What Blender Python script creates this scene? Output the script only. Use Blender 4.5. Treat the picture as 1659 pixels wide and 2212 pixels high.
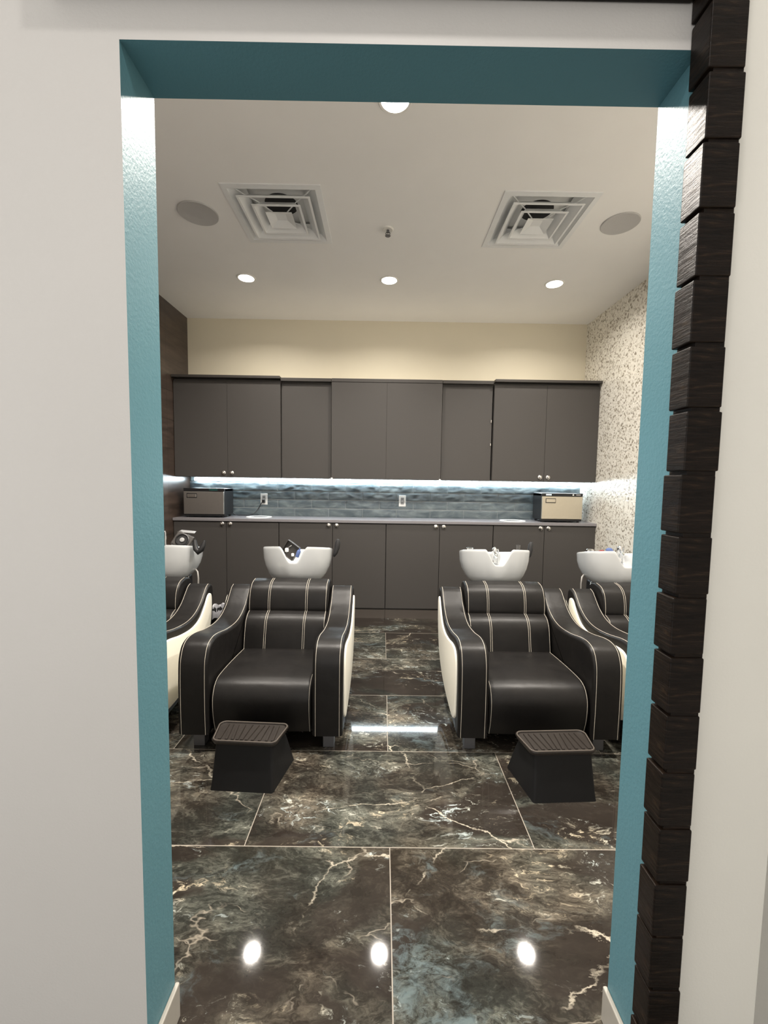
import bpy, bmesh, math, random
from mathutils import Vector, Matrix, noise

for o in list(bpy.data.objects): bpy.data.objects.remove(o)
S = bpy.context.scene
C = S.collection
random.seed(7)
PI = math.pi

# ------------------------------------------------------------------ camera
FPX = 893.135
PITCH, ROLL, YAW = 0.0706442, 0.0144685, 0.0041844
cam_d = bpy.data.cameras.new('camera')
cam = bpy.data.objects.new('camera', cam_d); C.objects.link(cam)
fwd = Vector((math.sin(YAW)*math.cos(PITCH), math.cos(YAW)*math.cos(PITCH), -math.sin(PITCH)))
rgt = Vector((math.cos(YAW), -math.sin(YAW), 0)); up = rgt.cross(fwd)
r2 = rgt*math.cos(ROLL) + up*math.sin(ROLL); u2 = -rgt*math.sin(ROLL) + up*math.cos(ROLL)
M = Matrix((r2, u2, -fwd)).transposed().to_4x4(); M.translation = (0, 0, 1.5)
cam.matrix_world = M
cam_d.sensor_width = 36; cam_d.sensor_fit = 'AUTO'; cam_d.lens = FPX/2212*36
cam_d.clip_start = 0.02
S.camera = cam

# ------------------------------------------------------------------ world, exposure, light levels
S.view_settings.view_transform = 'Standard'; S.view_settings.look = 'None'
S.view_settings.gamma = 1.0; S.view_settings.use_curve_mapping = False
S.view_settings.exposure = 0.0
S.cycles.use_denoising = True
S.cycles.max_bounces = 10; S.cycles.diffuse_bounces = 5; S.cycles.glossy_bounces = 5
S.cycles.sample_clamp_indirect = 6.0
W = bpy.data.worlds.new('world'); S.world = W; W.use_nodes = True
bg = W.node_tree.nodes['Background']; bg.inputs[0].default_value = (1.0, 0.97, 0.93, 1); bg.inputs[1].default_value = 1.65
P_BACK, P_FRONT = 15.0, 68.0                       # watts of each salon downlight
COL_DOWN = (1.0, 0.93, 0.84)
E_DOWN = 28.0                       # lens brightness
P_FOYER = 7.5
COL_FOYER = (1.0, 0.95, 0.90)
E_LED = 44.0                         # under-cabinet strip
COL_LED = (0.80, 0.93, 1.0)

# ------------------------------------------------------------------ room numbers (metres)
XL, XR, YB, ZC = -2.270, 2.333, 4.896, 3.352
YF, YFB = 0.925, 1.0565             # front wall: foyer face, salon face
OL, OR_, OZ = -0.5587, 0.6487, 2.408
FX = 0.933                          # foyer side wall
TX, TW, TD, TY0 = 0.0501, 1.1976, 0.6117, 1.6029

# ------------------------------------------------------------------ helpers
class MB:
    def __init__(s): s.v = []; s.f = []; s.m = []
    def add(s, vs, fs, mi=0):
        n = len(s.v); s.v += [tuple(v) for v in vs]
        for f in fs: s.f.append([i+n for i in f]); s.m.append(mi)
        return s
    def box(s, a, b, mi=0):
        x0, y0, z0 = a; x1, y1, z1 = b
        vs = [(x0,y0,z0),(x1,y0,z0),(x1,y1,z0),(x0,y1,z0),(x0,y0,z1),(x1,y0,z1),(x1,y1,z1),(x0,y1,z1)]
        return s.add(vs, [(0,3,2,1),(4,5,6,7),(0,1,5,4),(1,2,6,5),(2,3,7,6),(3,0,4,7)], mi)
    def tube(s, pts, r, n=8, mi=0, closed=False):
        pts = [Vector(p) for p in pts]; m = len(pts); vs = []; fs = []
        rr = r if isinstance(r, (list, tuple)) else [r]*m
        nrm = None
        for i, p in enumerate(pts):
            if closed: t = pts[(i+1) % m]-pts[i-1]
            else: t = pts[min(i+1, m-1)]-pts[max(i-1, 0)]
            t.normalize()
            if nrm is None:
                nrm = t.orthogonal().normalized()
            else:
                nrm = (nrm - t*nrm.dot(t)).normalized()
            b = t.cross(nrm)
            for k in range(n):
                a = 2*PI*k/n; vs.append(p + (nrm*math.cos(a)+b*math.sin(a))*rr[i])
        for i in range(m if closed else m-1):
            for k in range(n):
                j = (i+1) % m
                fs.append((i*n+k, i*n+(k+1) % n, j*n+(k+1) % n, j*n+k))
        if not closed:
            fs.append(tuple(range(n))[::-1]); fs.append(tuple((m-1)*n+k for k in range(n)))
        return s.add(vs, fs, mi)
    def lathe(s, prof, c=(0,0,0), n=32, axis='z', mi=0):
        vs = []; fs = []; m = len(prof)
        for r, h in prof:
            for k in range(n):
                a = 2*PI*k/n; x, y = r*math.cos(a), r*math.sin(a)
                if axis == 'z': p = (c[0]+x, c[1]+y, c[2]+h)
                elif axis == 'y': p = (c[0]+x, c[1]+h, c[2]+y)
                else: p = (c[0]+h, c[1]+x, c[2]+y)
                vs.append(p)
        for i in range(m-1):
            for k in range(n):
                fs.append((i*n+k, i*n+(k+1) % n, (i+1)*n+(k+1) % n, (i+1)*n+k))
        fs.append(tuple(range(n))[::-1]); fs.append(tuple((m-1)*n+k for k in range(n)))
        return s.add(vs, fs, mi)
    def extrude_x(s, prof, x0, x1, mi=0):
        n = len(prof)
        vs = [(x0, y, z) for y, z in prof]+[(x1, y, z) for y, z in prof]
        fs = [tuple(range(n)), tuple(range(2*n-1, n-1, -1))]
        for i in range(n):
            j = (i+1) % n; fs.append((j, i, n+i, n+j))
        return s.add(vs, fs, mi)
    def build(s, name, mats, parent=None, bevel=0, seg=2, smooth=True, angle=40, recalc=True):
        me = bpy.data.meshes.new(name); me.from_pydata(s.v, [], s.f)
        for m in (mats if isinstance(mats, (list, tuple)) else [mats]): me.materials.append(m)
        for p, mi in zip(me.polygons, s.m): p.material_index = mi
        if recalc:
            bm = bmesh.new(); bm.from_mesh(me); bmesh.ops.recalc_face_normals(bm, faces=bm.faces); bm.to_mesh(me); bm.free()
        if smooth:
            for p in me.polygons: p.use_smooth = True
            me.set_sharp_from_angle(angle=math.radians(angle))
        me.update()
        o = bpy.data.objects.new(name, me); C.objects.link(o)
        if parent: o.parent = parent
        if bevel:
            b = o.modifiers.new('bevel', 'BEVEL'); b.width = bevel; b.segments = seg; b.limit_method = 'ANGLE'
            b.angle_limit = math.radians(50); b.harden_normals = True
        return o

def rot_x(pts, ang, c):
    ca, sa = math.cos(ang), math.sin(ang)
    return [(x, c[1]+(y-c[1])*ca-(z-c[2])*sa, c[2]+(y-c[1])*sa+(z-c[2])*ca) for x, y, z in pts]

def xform(mb, mat):
    mb.v = [tuple(mat @ Vector(v)) for v in mb.v]; return mb

def thing(name, label, cat, loc=(0,0,0), rz=0, group=None):
    o = bpy.data.objects.new(name, None); C.objects.link(o); o.empty_display_size = .1
    o.location = loc; o.rotation_euler = (0, 0, rz); o['label'] = label; o['category'] = cat
    if group: o['group'] = group
    return o
def tag(o, label, cat, group=None):
    o['label'] = label; o['category'] = cat
    if group: o['group'] = group
    return o
def struct(o): o['kind'] = 'structure'; return o
def dup(root, loc, label, rz=0):
    r = root.copy(); C.objects.link(r); r.location = loc; r.rotation_euler = (0, 0, rz); r['label'] = label
    for ch in list(root.children):
        c = ch.copy(); C.objects.link(c); c.parent = r
        for g in list(ch.children):
            d = g.copy(); C.objects.link(d); d.parent = c
    return r

def spline(pts, n=8):
    """Catmull-Rom through 2-D points."""
    out = []
    P = [pts[0]]+list(pts)+[pts[-1]]
    for i in range(1, len(P)-2):
        a, b, c, d = P[i-1], P[i], P[i+1], P[i+2]
        for k in range(n):
            t = k/n
            out.append(tuple(.5*(2*b[j]+(c[j]-a[j])*t+(2*a[j]-5*b[j]+4*c[j]-d[j])*t*t+(3*b[j]-a[j]-3*c[j]+d[j])*t**3) for j in range(2)))
    out.append(tuple(pts[-1])); return out

def offset_open(pts, d):
    out = []
    for i, p in enumerate(pts):
        a = pts[max(i-1, 0)]; b = pts[min(i+1, len(pts)-1)]
        tx, ty = b[0]-a[0], b[1]-a[1]; L = math.hypot(tx, ty) or 1
        out.append((p[0]-ty/L*d, p[1]+tx/L*d))
    return out

# ------------------------------------------------------------------ materials
def srgb(r, g, b):
    f = lambda c: c/12.92 if c <= .04045 else ((c+.055)/1.055)**2.4
    return (f(r/255), f(g/255), f(b/255), 1)
class N:
    def __init__(s, name):
        s.m = bpy.data.materials.new(name); s.m.use_nodes = True; s.t = s.m.node_tree; s.b = s.t.nodes['Principled BSDF']
    def node(s, typ, ins=None, **kw):
        n = s.t.nodes.new(typ)
        for k, v in kw.items(): setattr(n, k, v)
        for k, v in (ins or {}).items():
            if isinstance(v, bpy.types.NodeSocket): s.t.links.new(v, n.inputs[k])
            else: n.inputs[k].default_value = v
        return n
    def link(s, a, b): s.t.links.new(a, b)
    def math(s, op, a, b=0.0, c=None):
        n = s.t.nodes.new('ShaderNodeMath'); n.operation = op
        for i, v in enumerate((a, b) if c is None else (a, b, c)):
            if isinstance(v, bpy.types.NodeSocket): s.t.links.new(v, n.inputs[i])
            else: n.inputs[i].default_value = v
        return n.outputs[0]
    def vmath(s, op, a, b):
        n = s.t.nodes.new('ShaderNodeVectorMath'); n.operation = op
        for i, v in enumerate((a, b)):
            if isinstance(v, bpy.types.NodeSocket): s.t.links.new(v, n.inputs[i])
            else: n.inputs[i].default_value = v
        return n.outputs[0]
    def mix(s, fac, a, b, mode='MIX'):
        n = s.t.nodes.new('ShaderNodeMix'); n.data_type = 'RGBA'; n.blend_type = mode
        for i, v in ((0, fac), (6, a), (7, b)):
            if isinstance(v, bpy.types.NodeSocket): s.t.links.new(v, n.inputs[i])
            else: n.inputs[i].default_value = v
        return n.outputs[2]
    def ramp(s, x, stops):
        n = s.t.nodes.new('ShaderNodeValToRGB'); cr = n.color_ramp
        while len(cr.elements) < len(stops): cr.elements.new(.5)
        for e, (p, c) in zip(cr.elements, stops):
            e.position = p; e.color = c if len(c) == 4 else (*c, 1)
        s.link(x, n.inputs[0]); return n.outputs[0]
    def pos(s): return s.t.nodes.new('ShaderNodeTexCoord').outputs['Object']
    def noise(s, vec, scale, detail=4, rough=.55, dist=0.0, out=0):
        n = s.node('ShaderNodeTexNoise', {'Vector': vec, 'Scale': scale, 'Detail': detail, 'Roughness': rough, 'Distortion': dist}); return n.outputs[out]
    def bump(s, h, strength=.2, dist=.01):
        n = s.node('ShaderNodeBump', {'Height': h, 'Strength': strength, 'Distance': dist}); s.link(n.outputs[0], s.b.inputs['Normal'])
    def base(s, c):
        if isinstance(c, bpy.types.NodeSocket): s.link(c, s.b.inputs['Base Color'])
        else: s.b.inputs['Base Color'].default_value = c
    def set(s, **kw):
        for k, v in kw.items():
            k = k.replace('_', ' ')
            if isinstance(v, bpy.types.NodeSocket): s.link(v, s.b.inputs[k])
            else: s.b.inputs[k].default_value = v
        return s

def paint(name, col, rough=.6, bump=.08, scale=180, var=.03, spec=.5):
    n = N(name); p = n.pos()
    nz = n.noise(p, 3.0, 3)
    dark = tuple(c*(1-var*2) for c in col[:3])+(1,)
    n.base(n.mix(nz, dark, col)); n.set(Roughness=rough, Specular_IOR_Level=spec)
    n.bump(n.noise(p, scale, 3), bump, .004)
    return n.m
def plain(name, col, rough=.4, metal=0, var=.06, scale=30, bump=0, **kw):
    n = N(name); p = n.pos()
    nz = n.noise(p, scale, 3)
    n.base(n.mix(nz, tuple(c*(1-var) for c in col[:3])+(1,), tuple(min(1, c*(1+var)) for c in col[:3])+(1,)))
    n.set(Roughness=rough, Metallic=metal, **kw)
    if bump: n.bump(n.noise(p, scale*6, 3), bump, .002)
    return n.m
def glow(name, col, strength):
    n = N(name); n.base((.9, .9, .9, 1)); n.set(Emission_Color=(*col, 1), Emission_Strength=strength); return n.m

M_WALL = paint('white_wall_paint', (.62, .60, .575, 1), .55, .10)
M_WALL_R = paint('lifted_cream_wall_paint', (.92, .895, .82, 1), .55, .10)  # cream tone lightened right of the opening in place of stronger light
M_TEAL = paint('teal_reveal_paint', (.106, .240, .284, 1), .46, .24, 130, spec=.22)
M_CEIL = paint('ceiling_paint', (.86, .855, .84, 1), .7, .05)
M_BEIGE = paint('beige_wall_paint', (.74, .685, .545, 1), .6, .06)
M_GREYWALL = paint('grey_side_wall_paint', (.50, .485, .45, 1), .6, .08)
M_BASE = plain('baseboard_paint', (.40, .375, .33, 1), .4)
M_LAM = plain('grey_laminate', (.064, .059, .0555, 1), .48, var=.04, scale=60, Specular_IOR_Level=.32)
M_BOUNCE = plain('white_bounce_board', (.78, .76, .72, 1), .5)  # for the added bounce surface on the wall cabinets
M_LAM_DK = plain('dark_laminate_edge', (.045, .040, .036, 1), .45)
M_TOE = plain('toe_kick_laminate', (.085, .072, .062, 1), .45)
M_TOP = plain('grey_counter_laminate', (.21, .20, .21, 1), .32, var=.08, scale=90)
M_STEEL = plain('brushed_steel', (.56, .55, .53, 1), .30, 1.0, var=.05, scale=40)
M_CHROME = plain('chrome', (.80, .80, .80, 1), .08, 1.0, var=.01)
M_KNOB = plain('satin_nickel', (.62, .60, .57, 1), .25, 1.0, var=.02)
M_WHITE = plain('white_plastic', (.78, .77, .74, 1), .35, var=.02)
M_GREYPL = plain('grey_plastic', (.30, .30, .30, 1), .4)
M_BLACKPL = plain('black_plastic', (.012, .012, .013, 1), .35)
M_RUBBER = plain('black_rubber', (.014, .014, .015, 1), .5)
M_CERAM = plain('white_ceramic', (.51, .525, .53, 1), .10, var=.01, Coat_Weight=.4)
M_CREAM = plain('cream_panel_leather', (.88, .85, .75, 1), .42, var=.02, bump=.05)
M_THREAD = plain('ivory_thread', (.62, .57, .48, 1), .7)
M_FOOT = plain('grey_metal_foot', (.16, .16, .17, 1), .4, .6)
M_STOOL = plain('charcoal_stool_vinyl', (.009, .009, .0095, 1), .6, bump=.1, Specular_IOR_Level=.25)
M_TEAL_LED = glow('teal_display', (.25, .75, .72), .7)
M_BLUE = plain('blue_cloth', (.085, .13, .30, 1), .8, var=.2, scale=60)
M_RED = plain('dark_red_plastic', (.20, .03, .03, 1), .3)
M_DUCT = plain('dark_duct', (.01, .01, .011, 1), .7)
M_VENT = plain('vent_enamel', (.76, .775, .78, 1), .4, var=.03)
M_SPK = plain('speaker_mesh', (.47, .465, .46, 1), .6, bump=.2, scale=120)
M_LINER = plain('grey_bin_liner', (.34, .34, .36, 1), .3, var=.2)
M_HOSE = plain('grey_hose', (.45, .43, .40, 1), .35, .3)
M_LENS = glow('downlight_lens', COL_DOWN, E_DOWN)
M_LENSF = glow('foyer_lens', COL_FOYER, 12)
M_LED = glow('led_strip_glow', COL_LED, E_LED)
def glassm():
    n = N('clear_glass'); n.base((.95, .95, .95, 1)); n.set(Roughness=.02, Transmission_Weight=1.0); return n.m
M_GLASS = glassm()

def leather():
    n = N('black_leather'); p = n.pos()
    a = n.noise(p, 9, 4)
    n.base(n.mix(a, (.006, .0057, .0058, 1), (.014, .0125, .0115, 1)))
    n.set(Roughness=n.math('MULTIPLY_ADD', n.noise(p, 14, 4), .20, .28), Specular_IOR_Level=.27)
    v = n.node('ShaderNodeTexVoronoi', {'Vector': p, 'Scale': 420.0})
    h = n.math('ADD', n.math('MULTIPLY', v.outputs['Distance'], .12), n.math('MULTIPLY', n.noise(p, 7, 3, .5, .6), 1.4))
    n.bump(h, .22, .008)
    return n.m
M_LEATHER = leather()

def wood():
    n = N('dark_stained_wood'); p = n.pos()
    mp = n.node('ShaderNodeMapping', {'Vector': p}); mp.inputs['Scale'].default_value = (6, 6, 60)
    g = n.noise(mp.outputs[0], 2.0, 6, .65, .6)
    big = n.noise(p, 7, 3)
    n.base(n.ramp(g, [(.30, (.003, .0025, .0024)), (.55, (.013, .0085, .0062)), (.82, (.055, .034, .020))]))
    n.set(Roughness=n.math('MULTIPLY_ADD', big, .25, .24), Specular_IOR_Level=.16)
    n.bump(g, .5, .004)
    return n.m
M_WOOD = wood()

def marble():
    n = N('dark_marble_tile'); p = n.pos()
    sp = n.node('ShaderNodeSeparateXYZ', {0: p}); x, y = sp.outputs[0], sp.outputs[1]
    v = n.math('DIVIDE', n.math('SUBTRACT', y, TY0), TD)
    row = n.math('FLOOR', v)
    odd = n.math('FLOORED_MODULO', row, 2.0)
    half = n.math('MULTIPLY', n.math('SUBTRACT', 1.0, odd), .5)
    u = n.math('ADD', n.math('DIVIDE', n.math('SUBTRACT', x, TX), TW), half)
    col = n.math('FLOOR', u)
    fu = n.math('SUBTRACT', u, col); fv = n.math('SUBTRACT', v, row)
    du = n.math('MULTIPLY', n.math('MINIMUM', fu, n.math('SUBTRACT', 1.0, fu)), TW)
    dv = n.math('MULTIPLY', n.math('MINIMUM', fv, n.math('SUBTRACT', 1.0, fv)), TD)
    grout = n.math('LESS_THAN', n.math('MINIMUM', du, dv), .0019)
    idv = n.node('ShaderNodeCombineXYZ', {0: col, 1: row, 2: 3.0})
    wn = n.node('ShaderNodeTexWhiteNoise', {'Vector': idv.outputs[0]}, noise_dimensions='3D')
    off = n.vmath('MULTIPLY', wn.outputs['Color'], (37.0, 23.0, 11.0))
    q = n.vmath('ADD', p, off)
    # streaks run along a diagonal
    mp = n.node('ShaderNodeMapping', {'Vector': q}); mp.inputs['Rotation'].default_value = (0, 0, .62); mp.inputs['Scale'].default_value = (1.0, 1.9, 1.0)
    qd = mp.outputs[0]
    warp = n.noise(qd, 1.7, 5, .62, 0, out=1)
    qw = n.vmath('ADD', qd, n.vmath('MULTIPLY', n.vmath('SUBTRACT', warp, (.5, .5, .5)), (.42, .42, .42)))
    cloud = n.noise(qw, 2.2, 10, .70, .12)
    fine = n.noise(qw, 12.0, 10, .78, .15)
    grain = n.noise(qw, 48.0, 8, .80, .1)
    mixv = n.math('ADD', n.math('ADD', n.math('MULTIPLY', cloud, .46), n.math('MULTIPLY', fine, .34)), n.math('MULTIPLY', grain, .20))
    warmcool = n.ramp(n.noise(q, 2.2, 4), [(.40, (0, 0, 0)), (.60, (1, 1, 1))])
    cw = n.ramp(mixv, [(.38, (.012, .0092, .0075)), (.47, (.028, .023, .018)), (.515, (.062, .053, .041)), (.565, (.125, .107, .082)), (.66, (.34, .30, .235))])
    cc = n.ramp(mixv, [(.38, (.011, .011, .0095)), (.47, (.025, .026, .022)), (.515, (.058, .060, .050)), (.565, (.115, .118, .098)), (.66, (.31, .315, .27))])
    c = n.mix(warmcool, cw, cc)
    # smooth dark plates
    vo = n.node('ShaderNodeTexVoronoi', {'Vector': qw, 'Scale': 1.9})
    sel = n.node('ShaderNodeSeparateColor', {0: vo.outputs['Color']}).outputs[0]
    plate = n.ramp(sel, [(.60, (0, 0, 0)), (.64, (1, 1, 1))])
    platec = n.mix(n.noise(qw, 6, 5), (.011, .0085, .007, 1), (.036, .029, .024, 1))
    edge = n.node('ShaderNodeTexVoronoi', {'Vector': qw, 'Scale': 1.9}, feature='DISTANCE_TO_EDGE').outputs['Distance']
    inside = n.ramp(n.math('ADD', edge, n.math('MULTIPLY', n.math('SUBTRACT', fine, .5), .25)), [(.04, (0, 0, 0)), (.11, (1, 1, 1))])
    pm = n.math('MULTIPLY', n.math('MULTIPLY', plate, inside), .90)
    c = n.mix(pm, c, platec)
    # teal-grey clouds
    tn = n.noise(n.vmath('ADD', qw, (9.1, 4.2, 0)), 1.9, 6, .64, .4)
    tm = n.math('MULTIPLY', n.ramp(tn, [(.57, (0, 0, 0)), (.67, (1, 1, 1))]), n.ramp(fine, [(.44, (.0, .0, .0)), (.60, (.75, .75, .75))]))
    c = n.mix(tm, c, (.115, .155, .165, 1))
    # pale crystalline flecks
    fk = n.noise(qw, 17.0, 8, .74, .7)
    fm = n.math('MULTIPLY', n.ramp(fk, [(.555, (0, 0, 0)), (.62, (1, 1, 1))]), n.ramp(cloud, [(.49, (0, 0, 0)), (.60, (1, 1, 1))]))
    tint = n.mix(n.ramp(n.noise(q, 3.0, 2), [(.42, (0, 0, 0)), (.58, (1, 1, 1))]), (.50, .43, .31, 1), (.48, .55, .54, 1))
    c = n.mix(fm, c, tint)
    # a few thin bright veins
    q2 = n.vmath('ADD', qd, n.vmath('MULTIPLY', n.vmath('SUBTRACT', n.noise(qd, 5, 6, .65, 0, out=1), (.5, .5, .5)), (.16, .16, .16)))
    ve = n.node('ShaderNodeTexVoronoi', {'Vector': q2, 'Scale': 1.25}, feature='DISTANCE_TO_EDGE').outputs['Distance']
    vm = n.math('MULTIPLY', n.ramp(ve, [(.000, (1, 1, 1)), (.0075, (0, 0, 0))]), n.ramp(n.noise(q, 2.3, 5, .6), [(.52, (0, 0, 0)), (.60, (1, 1, 1))]))
    c = n.mix(vm, c, (.50, .45, .36, 1))
    vm2 = n.math('MULTIPLY', n.ramp(edge, [(.000, (1, 1, 1)), (.008, (0, 0, 0))]), n.ramp(n.noise(q, 4.0, 4), [(.54, (0, 0, 0)), (.62, (.7, .7, .7))]))
    c = n.mix(vm2, c, (.34, .30, .24, 1))
    c = n.mix(grout, c, (.27, .24, .20, 1))
    n.base(c)
    n.set(Roughness=n.math('MULTIPLY_ADD', grout, .5, .045), Specular_IOR_Level=.5)
    return n.m
M_MARBLE = marble()

def speckle():
    n = N('cream_pebble_wall'); p = n.pos()
    w = n.vmath('ADD', p, n.vmath('MULTIPLY', n.vmath('SUBTRACT', n.noise(p, 26, 3, .6, 0, out=1), (.5, .5, .5)), (.05, .05, .05)))
    v = n.node('ShaderNodeTexVoronoi', {'Vector': w, 'Scale': 42.0})
    s = n.node('ShaderNodeSeparateColor', {0: v.outputs['Color']})
    v2 = n.node('ShaderNodeTexVoronoi', {'Vector': w, 'Scale': 75.0})
    s2 = n.node('ShaderNodeSeparateColor', {0: v2.outputs['Color']})
    flecks = n.ramp(s.outputs[0], [(.70, (0, 0, 0)), (.77, (1, 1, 1))])
    core = n.ramp(v.outputs['Distance'], [(.36, (1, 1, 1)), (.52, (0, 0, 0))])
    m = n.math('MULTIPLY', flecks, core)
    m2 = n.math('MULTIPLY', n.ramp(s2.outputs[0], [(.80, (0, 0, 0)), (.86, (1, 1, 1))]), .7)
    tone = n.mix(s.outputs[1], (.24, .21, .165, 1), (.42, .38, .31, 1))
    basec = n.mix(s2.outputs[2], (.70, .67, .59, 1), (.84, .81, .74, 1))
    n.base(n.mix(m2, n.mix(m, basec, tone), tone))
    n.set(Roughness=.24)
    n.bump(n.math('ADD', v.outputs['Distance'], n.math('MULTIPLY', s.outputs[1], .8)), .35, .006)
    return n.m
M_SPECK = speckle()

def browntile():
    n = N('dark_brown_wall_tile'); p = n.pos()
    sp = n.node('ShaderNodeSeparateXYZ', {0: p})
    fy = n.math('FRACT', n.math('DIVIDE', n.math('ADD', sp.outputs[1], 10.0), .6)); fz = n.math('FRACT', n.math('DIVIDE', sp.outputs[2], .305))
    g = n.math('LESS_THAN', n.math('MINIMUM', n.math('MULTIPLY', fy, .6), n.math('MULTIPLY', fz, .305)), .004)
    mp = n.node('ShaderNodeMapping', {'Vector': p}); mp.inputs['Scale'].default_value = (1, 1, 6)
    c = n.ramp(n.noise(mp.outputs[0], 3, 6, .6, .3), [(.35, (.042, .030, .024)), (.65, (.082, .059, .047))])
    n.base(n.mix(g, c, (.02, .016, .013, 1))); n.set(Roughness=.3)
    return n.m
M_BROWN = browntile()

def slate():
    n = N('blue_grey_glazed_tile'); p = n.pos()
    mp = n.node('ShaderNodeMapping', {'Vector': p}); mp.inputs['Scale'].default_value = (1, 1, 3)
    c = n.ramp(n.noise(mp.outputs[0], 5, 6, .6, .8), [(.35, (.075, .098, .112)), (.52, (.125, .155, .168)), (.70, (.21, .245, .25))])
    n.base(c); n.set(Roughness=.14)
    return n.m
M_SLATE = slate()
M_GROUT = plain('pale_grout', (.50, .53, .54, 1), .8)

def tread():
    n = N('brown_rubber_tread'); p = n.pos()
    mp = n.node('ShaderNodeMapping', {'Vector': p}); mp.inputs['Scale'].default_value = (30, 4, 1)
    n.base(n.mix(n.noise(mp.outputs[0], 4, 4), (.010, .008, .0068, 1), (.030, .024, .020, 1))); n.set(Roughness=.35)
    return n.m
M_TREAD = tread()

# ------------------------------------------------------------------ setting
struct(MB().box((-3.2, -2.6, -.06), (3.2, YB+.1, 0)).build('floor', M_MARBLE, smooth=False))
VENTS = ((-.734, 3.037, .634), (1.060, 3.056, .624))
def ceiling():
    mb = MB(); xs = [-3.2]; y0, y1 = -2.6, YB+.1
    xa = -3.2
    for x, y, w in VENTS:
        h = w/2-.036
        mb.box((xa, y0, ZC), (x-h, y1, ZC+.10))
        mb.box((x-h, y0, ZC), (x+h, y-h, ZC+.10)); mb.box((x-h, y+h, ZC), (x+h, y1, ZC+.10))
        xa = x+h
    mb.box((xa, y0, ZC), (3.2, y1, ZC+.10))
    return struct(mb.build('ceiling', M_CEIL, smooth=False))
ceiling()
struct(MB().box((XL-.1, YB, 0), (XR+.1, YB+.1, ZC)).build('wall_back', M_BEIGE, smooth=False))
struct(MB().box((XL-.1, YFB, 0), (XL, YB, ZC)).build('wall_left', M_BROWN, smooth=False))
struct(MB().box((XR, YFB, 0), (XR+.1, YB, ZC)).build('wall_right', M_SPECK, smooth=False))

def front_wall():
    mb = MB()
    # left piece, right piece, header; the reveal faces are the teal ones
    X0, X1 = -3.2, FX
    e = .0
    def quad(a, b, c, d, mi): mb.add([a, b, c, d], [(0, 1, 2, 3)], mi)
    # foyer face
    quad((X0, YF, 0), (OL, YF, 0), (OL, YF, ZC), (X0, YF, ZC), 0)
    quad((OR_+.03, YF, 0), (X1, YF, 0), (X1, YF, ZC), (OR_+.03, YF, ZC), 2)
    quad((OR_, YF, 0), (OR_+.03, YF, 0), (OR_+.03, YF, ZC), (OR_, YF, ZC), 0)
    quad((OL, YF, OZ), (OR_, YF, OZ), (OR_, YF, ZC), (OL, YF, ZC), 0)
    # salon face
    X1b = 3.2
    quad((OL, YFB, 0), (X0, YFB, 0), (X0, YFB, ZC), (OL, YFB, ZC), 0)
    quad((X1b, YFB, 0), (OR_, YFB, 0), (OR_, YFB, ZC), (X1b, YFB, ZC), 0)
    quad((OR_, YFB, OZ), (OL, YFB, OZ), (OL, YFB, ZC), (OR_, YFB, ZC), 0)
    # reveals
    quad((OL, YF, 0), (OL, YFB, 0), (OL, YFB, OZ), (OL, YF, OZ), 1)
    quad((OR_, YFB, 0), (OR_, YF, 0), (OR_, YF, OZ), (OR_, YFB, OZ), 1)
    quad((OL, YF, OZ), (OL, YFB, OZ), (OR_, YFB, OZ), (OR_, YF, OZ), 1)
    return struct(mb.build('wall_front', [M_WALL, M_TEAL, M_WALL_R], smooth=False, recalc=False))
front_wall()
struct(MB().box((FX, -2.6, 0), (FX+.12, YF, ZC)).build('wall_foyer_right', M_GREYWALL, smooth=False))
struct(MB().box((OL, YF-.012, 0), (OL+.013, YFB+.004, .104)).build('baseboard_left', M_BASE, bevel=.004))
struct(MB().box((OR_-.013, YF-.012, 0), (OR_, YFB+.004, .104)).build('baseboard_right', M_BASE, bevel=.004))

# glazed tile backsplash between counter and wall cabinets
def backsplash():
    mb = MB(); mb.box((XL, YB-.004, 1.085), (XR, YB, 1.56), 1)
    z = 1.088; r = 0
    while z < 1.55:
        z1 = min(z+.0955, 1.556)
        x = XL-.4+(.036 if r % 2 == 0 else .236) ; x -= .4
        while x < XR:
            a, b = max(x+.002, XL), min(x+.398, XR)
            if b-a > .02:
                nx, nz = max(3, int((b-a)/.016)), 9
                vs = []; fs = []; sd = random.random()*50
                amp = (.0018, .0034, .0062, .0090, .0090)[min(r, 4)]
                for j in range(nz+1):
                    for i in range(nx+1):
                        px = a+(b-a)*i/nx; pz = z+.0018+(z1-z-.0036)*j/nz
                        e = min(1, 5*min(i/nx, 1-i/nx), 4*min(j/nz, 1-j/nz))
                        d = .0075+amp*(noise.noise(Vector((px*11+sd, pz*22, sd)))+.55*noise.noise(Vector((px*26+pz*30, pz*40-px*14+sd, 3.1))))*(.25+.75*e)-(.0025 if e < .01 else 0)
                        vs.append((px, YB-.004-d, pz))
                for j in range(nz):
                    for i in range(nx):
                        k = j*(nx+1)+i; fs.append((k, k+1, k+nx+2, k+nx+1))
                n0 = len(vs); ring = [i for i in range(nx+1)]+[j*(nx+1)+nx for j in range(1, nz+1)]+[nz*(nx+1)+i for i in range(nx-1, -1, -1)]+[j*(nx+1) for j in range(nz-1, 0, -1)]
                for k in ring: vs.append((vs[k][0], YB-.003, vs[k][2]))
                for i in range(len(ring)):
                    j = (i+1) % len(ring); fs.append((ring[j], ring[i], n0+i, n0+j))
                mb.add(vs, fs, 0)
            x += .4
        z = z1 if z1-z < .09 else z+.0985
        r += 1
    return struct(mb.build('trim_1', [M_SLATE, M_GROUT], recalc=False, angle=35))
backsplash()

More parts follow.
